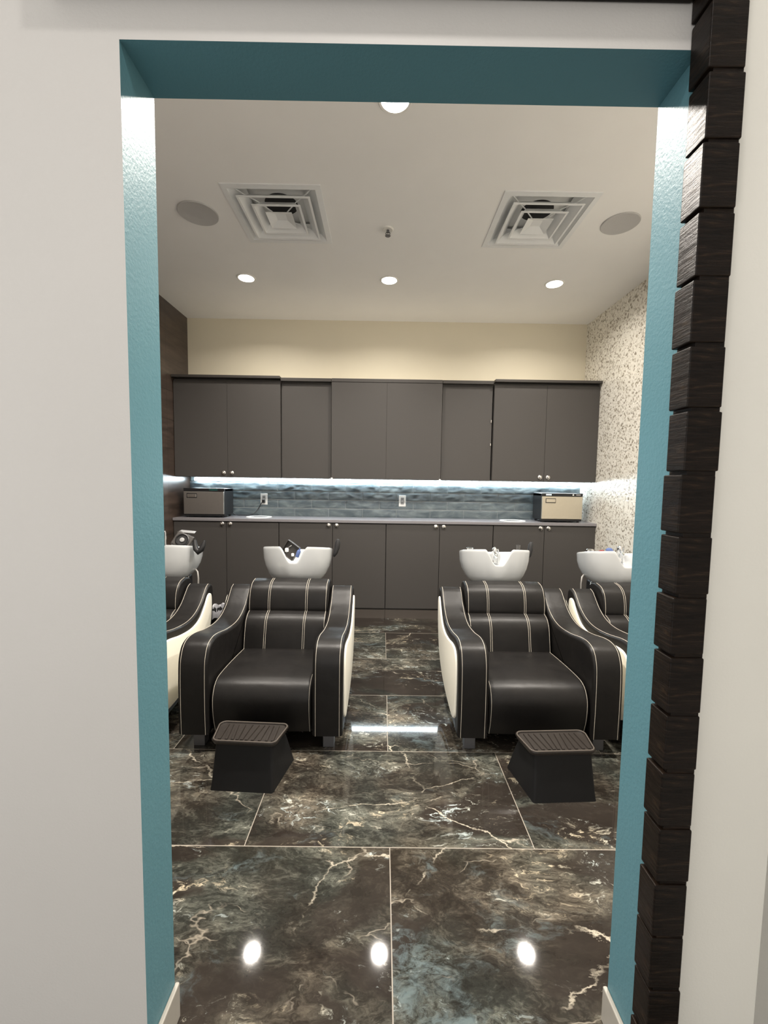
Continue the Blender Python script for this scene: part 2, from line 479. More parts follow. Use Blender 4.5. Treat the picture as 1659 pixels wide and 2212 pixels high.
# ------------------------------------------------------------------ cabinets
YL, YU = 4.48, 4.53
def knob(x, y, z, parent):
    mb = MB().lathe([(.0235, 0), (.0235, -.006), (.020, -.009), (.012, -.010), (.010, -.022), (.0125, -.024), (.0125, -.030), (.009, -.032)], (x, y, z), 20, 'y')
    return mb.build('knob', M_KNOB, parent)
low_x = [-2.268, -1.123, .044, 1.213, 2.331]
low_lab = ['grey base cabinet with two doors at the left end, under the steel towel warmer',
           'grey two-door base cabinet behind the washbasin full of dark clutter',
           'grey two-door base cabinet just right of the centre line of the back wall',
           'grey base cabinet at the right end, below the towel warmer with teal display']
for i in range(4):
    a, b = low_x[i]+.0015, low_x[i+1]-.0015
    t = thing('base_cabinet', low_lab[i], 'cabinet', ((a+b)/2, YL, 0), 0, 'grey base cabinets along the back wall')
    h = (b-a)/2
    MB().box((-h, .02, .10), (h, .395, 1.058)).build('body', M_LAM_DK, t, smooth=False)
    MB().box((-h, .016, 0), (h, .38, .10)).build('toe_kick', M_TOE, t, smooth=False)
    for sg in (-1, 1):
        x0, x1 = (-h+.003, -.0025) if sg < 0 else (.0025, h-.003)
        d = MB().box((x0, 0, .117), (x1, .018, 1.052)).build('door', M_LAM, t, bevel=.0012)
        knob(-.043 if sg < 0 else .043, 0, 1.029, d)
ct = MB().box((XL+.002, 4.462, 1.060), (XR-.002, YB-.014, 1.090)).build('countertop', M_TOP, bevel=.003)
tag(ct, 'long grey laminate countertop running along the back wall above the base cabinets', 'countertop')

def upper(x0, x1, label, yf, doors, knobs, ztop, zdt, crown, grp='grey wall cabinets above the backsplash', body_front=.02, gap=.0025):
    t = thing('wall_cabinet', label, 'cabinet', ((x0+x1)/2, yf, 1.535), 0, grp)
    h = (x1-x0)/2; D = YB-.004-yf; T = ztop-1.535
    MB().box((-h, body_front, 0), (h, D, T)).build('body', M_LAM, t, bevel=.001)
    MB().box((-h, .06, T), (h, D, T+.012)).build('bounce_board', M_BOUNCE, t, smooth=False)  # unseen white top added to bounce light onto ceiling and back wall
    n = doors
    for k in range(n):
        a = -h+2*h*k/n+(gap if k == 0 else gap/2); b = -h+2*h*(k+1)/n-(gap if k == n-1 else gap/2)
        d = MB().box((a, 0, .003), (b, .018, zdt-1.535)).build('door', M_LAM, t, bevel=.0012)
        if knobs:
            knob(b-.043 if k == 0 else a+.043, 0, .047, d)
    if crown:
        y0, z0, z1 = crown
        MB().box((-h, y0, z0-1.535), (h, .058, z1-1.535)).build('crown', M_LAM_DK if y0 < -.02 else M_LAM, t, bevel=.001)
    return t
upper(-2.266, -1.112, 'grey two-door wall cabinet at the left end with a dark overhanging top', YU, 2, True, 2.585, 2.560, (-.042, 2.592, 2.618))
upper(-1.108, -.566, 'narrow grey single-door wall cabinet set back on the left of the middle pair', YU+.022, 1, False, 2.585, 2.545, (-.036, 2.572, 2.606))
cmid = upper(-.562, .628, 'wide grey wall cabinet in the middle with plain doors and no knobs', YU-.018, 2, False, 2.585, 2.5685, (-.004, 2.571, 2.606), gap=.0012)
rn = upper(.632, 1.180, 'narrow grey single-door wall cabinet right of the middle pair, door slightly ajar', YU+.022, 1, False, 2.585, 2.545, (-.036, 2.572, 2.606))
for zz in (2.18, 1.93):
    MB().box((.258, -.010, zz-1.535-.014), (.268, .004, zz-1.535+.014)).build('hinge', M_KNOB, rn, bevel=.002)
for sg in (-1, 1):
    MB().box((sg*.588-.011, -.006, -.010), (sg*.588+.011, .016, .012)).build('bumper', M_WHITE, cmid, bevel=.003)
upper(1.190, 2.331, 'grey two-door wall cabinet at the right end against the speckled wall', YU, 2, True, 2.585, 2.565, (-.042, 2.592, 2.618))

# under-cabinet LED bars
for (a, b, lab) in ((-2.205, -1.352, 'short left LED light bar under the wall cabinets above the steel towel warmer'),
                    (-1.335, 2.318, 'long LED light bar glowing under the wall cabinets across the middle and right')):
    t = thing('led_light_bar', lab, 'light', ((a+b)/2, YB-.03, 1.535), 0, 'under-cabinet light bars')
    h = (b-a)/2
    MB().box((-h, -.008, -.010), (h, .010, 0)).build('housing', M_WHITE, t, bevel=.001)
    MB().box((-h+.004, -.012, -.040), (h-.004, .010, -.010)).build('diffuser', M_LED, t, bevel=.003)

# ------------------------------------------------------------------ electric outlets
def outlet(x, label, plugged):
    t = thing('wall_outlet', label, 'outlet', (x, YB-.0165, 1.288), 0, 'outlets in the tiled backsplash')
    MB().box((-.041, 0, -.066), (.041, .006, .066)).build('cover_plate', M_WHITE, t, bevel=.003)
    f = MB().box((-.019, -.003, -.042), (.019, 0, .042)).build('socket_face', M_GREYPL, t, bevel=.002)
    for zz in (-.024, .020):
        for xx in (-.0075, .0075): MB().box((xx-.0015, -.0038, zz-.005), (xx+.0015, -.0029, zz+.007)).build('slot', M_BLACKPL, f, smooth=False)
    MB().box((-.006, -.0045, -.004), (.006, -.0029, .004)).build('reset_button', M_WHITE, f, bevel=.001)
    return t
outlet(-1.397, 'white wall outlet with a black plug in it, beside the steel towel warmer', True)
outlet(.235, 'white wall outlet with nothing plugged in, at the middle of the backsplash', False)

# ------------------------------------------------------------------ towel warmers
def warmer(x0, x1, yf, label, silver, cord):
    t = thing('towel_warmer', label, 'towel warmer', ((x0+x1)/2, yf, 1.090), 0, 'hot towel cabinets on the countertop')
    h = (x1-x0)/2; z0, z1 = .014, .318
    MB().box((-h, .02, z0+.012), (h, .275, z1)).build('body', M_BLACKPL, t, bevel=.006)
    MB().box((-h, .004, z1-.030), (h, .26, z1+.004)).build('top_panel', M_BLACKPL, t, bevel=.004)
    MB().box((-h, .008, z0), (h, .06, z0+.022)).build('sill', M_BLACKPL, t, bevel=.004)
    d = MB().box((-h+.004, -.004, z0+.024), (h-.004, .02, z1-.032)).build('door', M_STEEL if silver else M_STEEL_WARM, t, bevel=.004)
    lx, lz = -h+.095, z1-.078
    lat = MB()
    lat.box((lx-.056, -.0075, lz-.026), (lx+.056, -.0035, lz+.026))
    l = lat.build('latch_recess', M_BLACKPL if silver else M_LAM_DK, d, bevel=.012, seg=4)
    MB().box((lx-.050, -.012, lz-.018), (lx+.050, -.006, lz+.018)).build('latch', M_KNOB if silver else M_STEEL_WARM, d, bevel=.007, seg=3)
    pp = [c for c in t.children if c.name.startswith('top_panel')][0]
    if not silver:
        MB().box((-h+.045, .0025, z1-.020), (-h+.105, .006, z1-.006)).build('display', M_TEAL_LED, pp, smooth=False)
        MB().box((h-.115, .0025, z1-.020), (h-.098, .006, z1-.006)).build('switch', M_WHITE, pp, bevel=.002)
        MB().box((h-.075, .0025, z1-.019), (h-.025, .006, z1-.007)).build('switch', M_GREYPL, pp, bevel=.002)
    else:
        MB().box((h-.165, .0025, z1-.019), (h-.075, .006, z1-.007)).build('display', M_TEAL_DIM, pp, smooth=False)
    for sx in (-1, 1):
        for yy in (.035, .245):
            MB().lathe([(.012, 0), (.014, z0+.013)], (sx*(h-.03), yy, 0), 12).build('foot', M_RUBBER, t)
    if cord:
        pts2 = [(h-.02, .255, .05), (h+.03, .265, .0095), (h+.12, .262, .0085), (h+.20, .262, .0095), (h+.245, .278, .035), (h+.285, .300, .085), (h+.315, .308, .150), (-1.397-(x0+x1)/2, .308, .170)]
        fine = []
        for i in range(len(pts2)-1):
            for k in range(6):
                a, b = Vector(pts2[i]), Vector(pts2[i+1]); fine.append(a.lerp(b, k/6))
        for _ in range(4):
            fine = [fine[0]]+[(fine[i-1]+fine[i]*2+fine[i+1])/4 for i in range(1, len(fine)-1)]+[fine[-1]]
        c = MB().tube(fine, .0055, 8).build('power_cord', M_BLACKPL, t)
        xx = -1.397-(x0+x1)/2
        MB().box((xx-.017, .300, .154), (xx+.017, .3312, .192)).build('plug', M_BLACKPL, c, bevel=.004)
    return t
M_STEEL_WARM = plain('steel_warm_reflection', (.60, .54, .43, 1), .38, .75, var=.03, scale=40)  # brushed steel with its warm reflection put into the colour
M_TEAL_DIM = plain('dark_teal_display', (.02, .10, .09, 1), .2)
warmer(-2.186, -1.737, 4.545, 'steel-fronted towel warmer at the left end of the counter, cord plugged in beside it', True, True)
warmer(1.752, 2.203, 4.535, 'steel towel warmer with a painted warm reflection and teal display at the right end of the counter', False, False)

# round inset rings on the counter
for x, y, lab in ((-1.40, 4.685, 'flat white ring set into the counter right of the steel towel warmer'),
                  (1.475, 4.66, 'flat white ring set into the counter left of the towel warmer with teal display')):
    t = thing('chute_ring', lab, 'ring', (x, y, 1.090), 0, 'white rings set into the countertop')
    MB().lathe([(.100, 0), (.142, 0), (.142, .004), (.138, .007), (.104, .007), (.100, .004), (.100, 0)], (0, 0, 0), 48).build('rim', M_WHITE, t)
    MB().lathe([(.02, .0005), (.100, .0005), (.100, .003), (.02, .003)], (0, 0, 0), 48).build('lid', M_GREYPL2 if False else M_TOP, t)

# ------------------------------------------------------------------ ceiling fittings
def downlight(x, y, r, label, power, col, lensmat, spread=150):
    t = thing('ceiling_downlight', label, 'light', (x, y, ZC), 0, 'recessed ceiling downlights')
    MB().lathe([(r*.80, 0), (r, 0), (r, -.003), (r*.95, -.007), (r*.82, -.006), (r*.80, -.002)], (0, 0, 0), 40).build('trim_ring', M_WHITE, t)
    MB().lathe([(.004, -.001), (r*.80, -.001), (r*.78, -.005), (.004, -.0065)], (0, 0, 0), 40).build('lens', lensmat, t)
    L = bpy.data.lights.new('downlight_lamp', 'AREA'); L.shape = 'DISK'; L.size = r*1.5; L.energy = power; L.color = col
    L.spread = math.radians(spread)
    lo = bpy.data.objects.new('downlight_lamp', L); C.objects.link(lo); lo.parent = t; lo.location = (0, 0, -.011)
    return t
downlight(-1.275, 3.93, .085, 'leftmost recessed downlight of the row of three near the back wall', P_BACK, COL_DOWN, M_LENS)
downlight(.034, 3.928, .085, 'middle recessed downlight of the row of three near the back wall', P_BACK, COL_DOWN, M_LENS)
downlight(1.557, 3.945, .088, 'rightmost recessed downlight of the row of three near the back wall', P_BACK, COL_DOWN, M_LENS)
downlight(.034, 2.135, .085, 'recessed downlight nearest the opening, half hidden by the teal header', P_FRONT, COL_DOWN, M_LENS)
downlight(-1.275, 2.171, .085, 'unseen downlight added at the front left of the salon ceiling to brighten the room', P_FRONT*.8, COL_DOWN, M_LENS)  # added fixture, hidden from the camera, to lift the dim salon
downlight(1.557, 2.171, .085, 'unseen downlight added at the front right of the salon ceiling to brighten the room', P_FRONT, COL_DOWN, M_LENS)  # its added partner on the right, also out of sight
downlight(.03, .15, .10, 'recessed downlight in the foyer ceiling in front of the white wall and opening', P_FOYER, COL_FOYER, M_LENSF)

def vent(x, y, s, label):
    t = thing('ceiling_vent', label, 'vent', (x, y, ZC), 0, 'square ceiling air diffusers')
    h = s/2
    def ring(a0, z0, a1, z1, th=.004):
        mb = MB(); L = [(a0, z0), (a1, z1), (a1, z1+th), (a0, z0+th)]
        vs = []
        for a, z in L:
            vs += [(-a, -a, z), (a, -a, z), (a, a, z), (-a, a, z)]
        fs = []
        for i in range(4):
            j = (i+1) % 4
            for k in range(4):
                l = (k+1) % 4; fs.append((i*4+k, i*4+l, j*4+l, j*4+k))
        return mb.add(vs, fs)
    m = MB(); m.v, m.f, m.m = ring(h, -.010, h-.035, -.012, .010).v, [], []
    fr = ring(h, -.006, h-.037, -.009, .006); fr.build('frame', M_VENT, t, angle=20)
    ring(h-.037, -.006, h*.60, .062, .003).build('outer_cone', M_VENT, t, angle=20)
    for a0, a1, zz in ((h*.75, h*.56, -.024), (h*.51, h*.35, -.028)):
        m = ring(a0-.012, zz, a1, zz+.046, .003)
        r2_ = ring(a0, zz-.002, a0-.013, zz-.002, .005); m.add(r2_.v, r2_.f)
        m.build('louvre', M_VENT, t, angle=20)
    c = ring(h*.28, -.031, h*.11, -.008, .003)
    q = h*.11
    c.add([(-q, -q, -.008), (q, -q, -.008), (q, q, -.008), (-q, q, -.008)], [(0, 1, 2, 3)])
    c.build('centre_cone', M_VENT, t, angle=20)
    for sx, sy in ((-1, -1), (1, -1), (-1, 1), (1, 1)):
        MB().tube([(sx*h*.80, sy*h*.80, .020), (sx*h*.64, sy*h*.64, .012), (sx*h*.40, sy*h*.40, .012), (sx*h*.16, sy*h*.16, -.004)], .004, 6).build('bracket', M_VENT, t)
    MB().lathe([(.004, .0775), (h*.36, .0775), (h*.36, .0785), (.004, .0785)], (0, 0, 0), 40).build('duct_hole', M_DUCT, t)
    g = h-.0365
    pl = MB(); pl.box((-g, -g, .079), (g, g, .095)); pl.build('plenum_plate', M_VENT_IN, t, smooth=False)
    return t
M_VENT_IN = plain('vent_enamel_inner', (.68, .69, .69, 1), .45, var=.05)
vent(*VENTS[0], 'square white ceiling vent on the left, beside the left speaker')
vent(*VENTS[1], 'square white ceiling vent on the right, beside the right speaker')
for x, y, r, lab in ((-1.310, 3.020, .134, 'round flush ceiling speaker left of the left vent'), (1.652, 3.052, .126, 'round flush ceiling speaker right of the right vent')):
    t = thing('ceiling_speaker', lab, 'speaker', (x, y, ZC), 0, 'round ceiling speakers')
    MB().lathe([(r*.94, 0), (r, 0), (r, -.006), (r*.97, -.009), (r*.94, -.008)], (0, 0, 0), 48).build('rim', M_SPK, t)
    MB().lathe([(.004, -.0005), (r*.94, -.0005), (r*.94, -.007), (.004, -.0085)], (0, 0, 0), 48).build('grille', M_SPK, t)
t = thing('fire_sprinkler', 'small chrome fire sprinkler head in the middle of the ceiling', 'sprinkler', (.012, 3.166, ZC))
MB().lathe([(.004, 0), (.042, 0), (.042, -.004), (.034, -.009), (.020, -.005), (.012, -.005)], (0, 0, 0), 24).build('escutcheon', M_WHITE, t)
MB().lathe([(.010, -.008), (.010, -.025), (.004, -.027)], (0, 0, 0), 14).tube([(-.010, 0, -.02), (-.016, 0, -.032), (-.004, 0, -.045)], .003, 6).tube([(.010, 0, -.02), (.016, 0, -.032), (.004, 0, -.045)], .003, 6).build('head', M_FOOT, t)
MB().lathe([(.003, -.044), (.020, -.045), (.020, -.048), (.003, -.049)], (0, 0, 0), 16).build('deflector', M_FOOT, t)

# ------------------------------------------------------------------ shampoo chairs
ARM_TOP = spline([(0.0, .105), (-.004, .30), (0.0, .46), (.012, .535), (.045, .590), (.100, .612), (.180, .610), (.320, .584), (.470, .572), (.580, .588), (.670, .632), (.735, .690), (.775, .727), (.815, .742)], 7)
ARM_BACK = spline([(.815, .742), (.850, .725), (.862, .680), (.855, .560), (.820, .420), (.740, .270), (.560, .165), (.350, .118), (.120, .100), (.03, .098), (0.0, .105)], 5)
SEAT_TOP = spline([(.045, .105), (.018, .200), (.012, .290), (.028, .345), (.065, .380), (.130, .393), (.310, .389), (.560, .372), (.640, .366)], 6)
BACK_F = spline([(.525, .335), (.538, .400), (.556, .480), (.574, .535), (.606, .575), (.655, .596)], 5)+spline([(.660, .597), (.658, .625), (.668, .690), (.692, .745), (.735, .778), (.800, .790)], 5)
BACK_R = spline([(.800, .790), (.860, .775), (.885, .720), (.890, .56), (.880, .40), (.80, .30), (.60, .29), (.52, .335)], 5)

def soft_slab(prof, x0, x1, r, inflate=0.0):
    """profile extruded along x with rounded side edges (rings shrink towards the two sides)."""
    n = len(prof); cx = sum(p[0] for p in prof)/n; cz = sum(p[1] for p in prof)/n
    # inward offsets from local normals
    area = sum(prof[i][0]*prof[(i+1) % n][1]-prof[(i+1) % n][0]*prof[i][1] for i in range(n))
    sg = 1 if area > 0 else -1
    def off(d):
        out = []
        for i in range(n):
            a, b = prof[i-1], prof[(i+1) % n]; tx, tz = b[0]-a[0], b[1]-a[1]; L = math.hypot(tx, tz) or 1
            out.append((prof[i][0]-sg*tz/L*d, prof[i][1]+sg*tx/L*d))
        return out
    rings = []
    K = 4
    for k in range(K+1):
        a = PI/2*k/K; rings.append((x0+r*(1-math.sin(a)), r*(1-math.cos(a))))
    mids = 4
    rings = rings[::-1] if False else rings
    seq = [(x0+r*(1-math.cos(PI/2*k/K)), r*(1-math.sin(PI/2*k/K))) for k in range(K+1)]
    for k in range(1, mids):
        u = k/mids; seq.append((x0+r+(x1-x0-2*r)*u, -inflate*math.sin(PI*u)))
    seq += [(x1-r*(1-math.sin(PI/2*k/K)), r*(1-math.cos(PI/2*k/K))) for k in range(K+1)]
    mb = MB(); vs = []; fs = []
    for x, d in seq:
        vs += [(x, p[0], p[1]) for p in off(-(-d))]
    m = len(seq)
    for i in range(m-1):
        for k in range(n):
            j = (k+1) % n; fs.append((i*n+k, i*n+j, (i+1)*n+j, (i+1)*n+k))
    fs.append(tuple(range(n))[::-1]); fs.append(tuple((m-1)*n+k for k in range(n)))
    return mb.add(vs, fs)

def stitch(mb, prof, x, lift=.0008, r=.00115):
    pts = offset_open(prof, lift); mb.tube([(x, p[0], p[1]) for p in pts], r, 6)

def basin_mesh():
    """bowl with a neck notch at the front; rim plane drops gently to the rear."""
    nth = 200; cy = 1.02       # widest point (Y = 3.20)
    def outline(th, sc, scf):
        c, s_ = math.cos(th), math.sin(th); e = 2/2.7
        x = .262*sc*math.copysign(abs(c)**e, c)
        yy = math.copysign(abs(s_)**e, s_)
        y = (.165*scf if yy < 0 else .285*sc)*yy
        return x, cy+y
    def rim_z(x, y):
        z = .985-.20*(y-cy)
        if y < cy+.03:
            w = abs(x+.004)/.112
            if w < 1:
                q = min(1, max(0, (w-.20)/.80)); z -= .120*(1-q*q*(3-2*q))*min(1, (cy+.03-y)/.10)
        return z
    rows = []
    # (scale, front scale, t) t = 0 at bottom .. 1 at rim
    outer = [(.30, .35, 0), (.58, .64, .0), (.68, .73, .03), (.775, .815, .12), (.86, .89, .26), (.938, .952, .46), (.985, .985, .68), (1.0, 1.0, .92), (1.0, 1.0, .975), (.985, .982, 1.0), (.955, .945, 1.0)]
    inner = [(.925, .905, .975), (.905, .88, .90), (.88, .85, .70), (.82, .80, .48), (.70, .70, .30), (.50, .52, .20), (.20, .22, .16), (.05, .05, .155)]
    zb = .735
    vs = []; fs = []
    for sc, scf, t in outer+inner:
        for k in range(nth):
            th = 2*PI*k/nth
            x, y = outline(th, sc, scf); rx, ry = outline(th, 1, 1); zr = rim_z(rx, ry)
            vs.append((x, y, zb+(zr-zb)*t))
    R = len(outer+inner)
    for i in range(R-1):
        for k in range(nth):
            j = (k+1) % nth; fs.append((i*nth+k, i*nth+j, (i+1)*nth+j, (i+1)*nth+k))
    fs.append(tuple(range(nth))[::-1]); fs.append(tuple((R-1)*nth+k for k in range(nth)))
    return MB().add(vs, fs)

def make_chair(label):
    t = thing('shampoo_chair', label, 'salon chair', (0, 0, 0), 0, 'shampoo chairs with washbasins')
    prof = ARM_TOP[:-1]+ARM_BACK[:-1]
    for sg in (-1, 1):
        xo, xi = sg*.450, sg*.283
        a, b = min(xo, xi), max(xo, xi)
        arm = soft_slab(prof, a, b, .018).build('armrest', M_LEATHER, t, angle=50)
        for xx in (.432, .301):
            st = MB(); stitch(st, ARM_TOP, sg*xx); st.build('stitching', M_THREAD, arm)
        # cream side panel
        pan = spline([(.050, .200), (.046, .36), (.062, .500), (.105, .556), (.200, .560), (.340, .534), (.490, .522), (.610, .546), (.690, .606), (.745, .668), (.785, .680), (.812, .650), (.808, .545), (.775, .430), (.700, .300), (.545, .205), (.340, .160), (.130, .150), (.050, .200)], 5)[:-1]
        x0, x1 = (sg*.440, sg*.460)
        soft_slab(pan, min(x0, x1), max(x0, x1), .008).build('side_panel', M_CREAM, arm, angle=50)
    sp = SEAT_TOP+[(.640, .20), (.60, .11), (.20, .10)]
    seat = soft_slab(sp, -.279, .279, .016, .004).build('seat', M_LEATHER, t, angle=50)
    for xx in (-.264, .264):
        st = MB(); stitch(st, SEAT_TOP, xx); st.build('stitching', M_THREAD, seat)
    back = soft_slab(BACK_F[:-1]+BACK_R[:-1], -.281, .281, .016, .004).build('backrest', M_LEATHER, t, angle=50)
    for x, l in ((-.266, .0008), (.266, .0008), (-.136, .004), (-.124, .004), (.124, .004), (.136, .004)):
        st = MB(); stitch(st, BACK_F, x, l); st.build('stitching', M_THREAD, back)
    MB().box((-.40, .16, .085), (.40, .80, .24)).build('base_frame', M_BLACKPL, t, bevel=.01)
    MB().box((-.15, .885, 0), (.15, 1.20, .74)).build('pedestal', M_BLACKPL, t, bevel=.03, seg=3)
    for sx in (-1, 1):
        for yy in (.065, .70):
            MB().box((sx*.365-.031, yy, 0), (sx*.365+.031, yy+.06, .15)).build('foot', M_FOOT, t, bevel=.003)
    bas = basin_mesh().build('basin', M_CERAM, t, angle=60)
    MB().lathe([(.004, .861), (.024, .861), (.026, .857), (.026, .853)], (0, 1.04, 0), 20).build('drain', M_CHROME, bas)
    return t

def taps(t, faucet, knob, dz=-.058):
    bas = [c for c in t.children if c.name.startswith('basin')][0]
    if faucet:
        x = faucet
        f = MB().lathe([(.024, .905+dz), (.024, .912+dz), (.019, .918+dz), (.018, .985+dz), (.021, .990+dz), (.021, 1.018+dz), (.012, 1.032+dz), (.003, 1.036+dz)], (x, 1.235, 0), 20)
        f.tube([(x, 1.228, .990+dz), (x, 1.198, .982+dz), (x, 1.172, .960+dz)], [.012, .011, .010], 10)
        f.build('faucet', M_CHROME, bas)
        MB().tube([(x+.032, 1.235, .902+dz), (x+.032, 1.235, 1.010+dz), (x+.026, 1.235, 1.020+dz)], .006, 8).build('sprayer', M_CHROME, bas)
    if knob:
        MB().lathe([(.026, .936), (.026, .944), (.012, .948), (.012, .960), (.026, .962), (.028, .980), (.022, .986), (.004, .987)], (knob, 1.15, 0), 16).build('mixer_knob', M_CHROME, bas)
def hose(t, sg):
    b = [c for c in t.children if c.name.startswith('basin')][0]
    MB().tube([(sg*x, y, z) for x, y, z in [(.16, 1.12, .80), (.20, 1.10, .80), (.235, 1.08, .77), (.245, 1.07, .72), (.242, 1.07, .62), (.20, 1.08, .48), (.14, 1.08, .42)]], .007, 8).build('drain_hose', M_HOSE, b)
    MB().tube([(sg*x, y, z) for x, y, z in [(.12, 1.10, .78), (.155, 1.09, .735), (.165, 1.08, .66), (.150, 1.08, .50), (.14, 1.08, .44)]], .006, 8).build('water_hose', M_KNOB, b)

ch = make_chair('black shampoo chair with white basin holding dark clutter, left of the aisle, footstool before it')
ch.location = (-.652, 2.18, 0)
CH = [(-.652, ch),
 (.880, dup(ch, (.880, 2.18, 0), 'black shampoo chair with an empty white basin and chrome tap, right of the aisle')),
 (-1.702, dup(ch, (-1.702, 2.18, 0), 'black shampoo chair at the far left, half hidden behind the teal jamb')),
 (1.842, dup(ch, (1.842, 2.18, 0), 'black shampoo chair at the far right, mostly hidden behind the teal jamb'))]

taps(CH[1][1], .060, -.165)
taps(CH[3][1], .145, -.145, -.030)
taps(CH[2][1], -.125, None, .055)
hose(CH[2][1], 1); hose(CH[3][1], -1)

# black gel neck rests hooked over the basin rims
def neck_rest(cx, label, two):
    mb = MB()
    if two:
        mb.tube([(.283, .935, 1.048), (.286, .930, 1.015), (.296, .925, .980), (.316, .922, .958), (.336, .925, .975), (.350, .930, 1.010), (.358, .935, 1.044)], [.012, .018, .021, .023, .021, .017, .008], 12)
        mb.tube([(.316, .93, .962), (.296, .955, .955), (.275, .968, .960)], [.014, .013, .008], 10)
    else:
        mb.tube([(.272, 1.06, .912), (.287, 1.06, .940), (.297, 1.07, .98), (.303, 1.07, 1.025), (.306, 1.07, 1.048)], [.008, .017, .021, .020, .010], 12)
    o = mb.build('neck_rest', M_RUBBER); o.location = (cx, 2.18, 0)
    return tag(o, label, 'neck rest', 'black neck rests hooked on the basins')
neck_rest(-.652, 'black rubber neck rest standing at the right rim of the basin full of clutter', False)
neck_rest(.880, 'black rubber neck rest standing at the right rim of the empty basin with the tap', False)
neck_rest(-1.702, 'black two-pronged neck rest hooked over the far left basin', True)

# clutter in the basins
t = thing('appliance_case', 'grey-black plastic case with a round opening lying in the far left basin', 'case', (-1.545, 3.20, 1.022))
m = Matrix.Rotation(math.radians(24), 4, 'Y') @ Matrix.Rotation(math.radians(62), 4, 'X')
body = xform(MB().box((-.068, -.060, -.035), (.068, .060, .035)), m).build('shell', M_LAM_DK, t, bevel=.010)
xform(MB().lathe([(.018, .034), (.046, .034), (.050, .044), (.044, .046), (.036, .037), (.018, .036)], (.0, 0, 0), 28), m).build('round_cup', M_BLACKPL, t)
xform(MB().lathe([(.003, .034), (.017, .034), (.017, .046), (.003, .048)], (.0, 0, 0), 18), m).build('hub', M_GREYPL, t)
lid = [(-.045, .00, .072), (.092, -.01, .064), (.070, .07, .070), (-.05, .08, .078)]
MB().add(lid+[(x, y, z+.003) for x, y, z in lid], [(0, 3, 2, 1), (4, 5, 6, 7), (0, 1, 5, 4), (1, 2, 6, 5), (2, 3, 7, 6), (3, 0, 4, 7)]).build('lid', M_GREYPL, t, smooth=False)

t = thing('tool_tray', 'dark square tray propped on its corner in the basin left of the aisle', 'tray', (-.712, 3.215, .962))
m = Matrix.Rotation(math.radians(-58), 4, 'Y') @ Matrix.Rotation(math.radians(-14), 4, 'X')
mb = MB().box((-.060, .004, -.060), (.060, .012, .060))
for a, b in (((-.060, -.022, -.060), (-.055, .012, .060)), ((.055, -.022, -.060), (.060, .012, .060)), ((-.060, -.022, .055), (.060, .012, .060)), ((-.060, -.022, -.060), (.060, .012, -.055))): mb.box(a, b)
xform(mb, m).build('tray_shell', M_LAM_DK, t, bevel=.002)
xform(MB().tube([(-.035, 0, .02), (.0, -.006, .03), (.035, 0, .015)], .004, 8), m).build('clip', M_CHROME, t)
o = MB().lathe([(.004, 0), (.014, 0), (.015, .045), (.010, .055), (.006, .058), (.006, .068), (.004, .069)], (0, 0, 0), 18).build('pump_bottle', M_BLUE); o.location = (-.648, 3.135, .925); o.rotation_euler = (.1, .35, 0)
tag(o, 'small blue bottle lying against the dark tray in the basin left of the aisle', 'bottle')
for dx, dz, r, lab in ((-.726, .977, .014, 'white cap lying left of the dark tray in the cluttered basin'), (-.681, .940, .011, 'small white cap at the bottom of the notch of the cluttered basin')):
    o = MB().lathe([(.004, -r), (r, -r*.9), (r*1.05, r*.6), (r*.7, r), (.004, r*1.1)], (0, 0, 0), 16).build('bottle_cap', M_WHITE); o.location = (dx, 3.135, dz)
    tag(o, lab, 'cap', 'white caps in the cluttered basin')
# far right basin: bottle, cloth
o = MB().lathe([(.004, 0), (.016, 0), (.017, .045), (.009, .058), (.009, .068), (.003, .069)], (0, 0, 0), 16).build('shampoo_bottle', M_RED); o.location = (1.772, 3.355, .950); o.rotation_euler = (.2, 1.15, .3); o.scale = (.8, .8, .8)
tag(o, 'small dark red bottle lying on the rear rim of the far right basin', 'bottle')
def cloth():
    mb = MB(); n = 18; vs = []; fs = []
    for j in range(9):
        for i in range(n):
            a = 2*PI*i/n; f = j/8; r = (.040*math.sin(PI*(.12+.80*(1-f)))+.004)*(1+.25*noise.noise(Vector((math.cos(a)*1.5, math.sin(a)*1.5, f*3))))
            vs.append((r*math.cos(a)*1.1, r*math.sin(a)*.7, f*.062))
    for j in range(8):
        for i in range(n): fs.append((j*n+i, j*n+(i+1) % n, (j+1)*n+(i+1) % n, (j+1)*n+i))
    fs.append(tuple(range(n))[::-1]); fs.append(tuple(8*n+k for k in range(n)))
    return mb.add(vs, fs)
o = cloth().build('washcloth', M_BLUE, angle=80); o.location = (1.878, 3.375, .945); o.scale = (.66, .66, .72)
tag(o, 'crumpled blue cloth on the rear rim of the far right basin beside the tap', 'cloth')
o = MB().lathe([(.003, .0), (.016, 0), (.019, .055), (.017, .055), (.014, .004), (.003, .004)], (0, 0, 0), 20).build('glass_cup', M_GLASS); o.location = (1.125, 3.385, .948)
tag(o, 'small clear glass cup on the rear rim of the empty basin', 'cup')

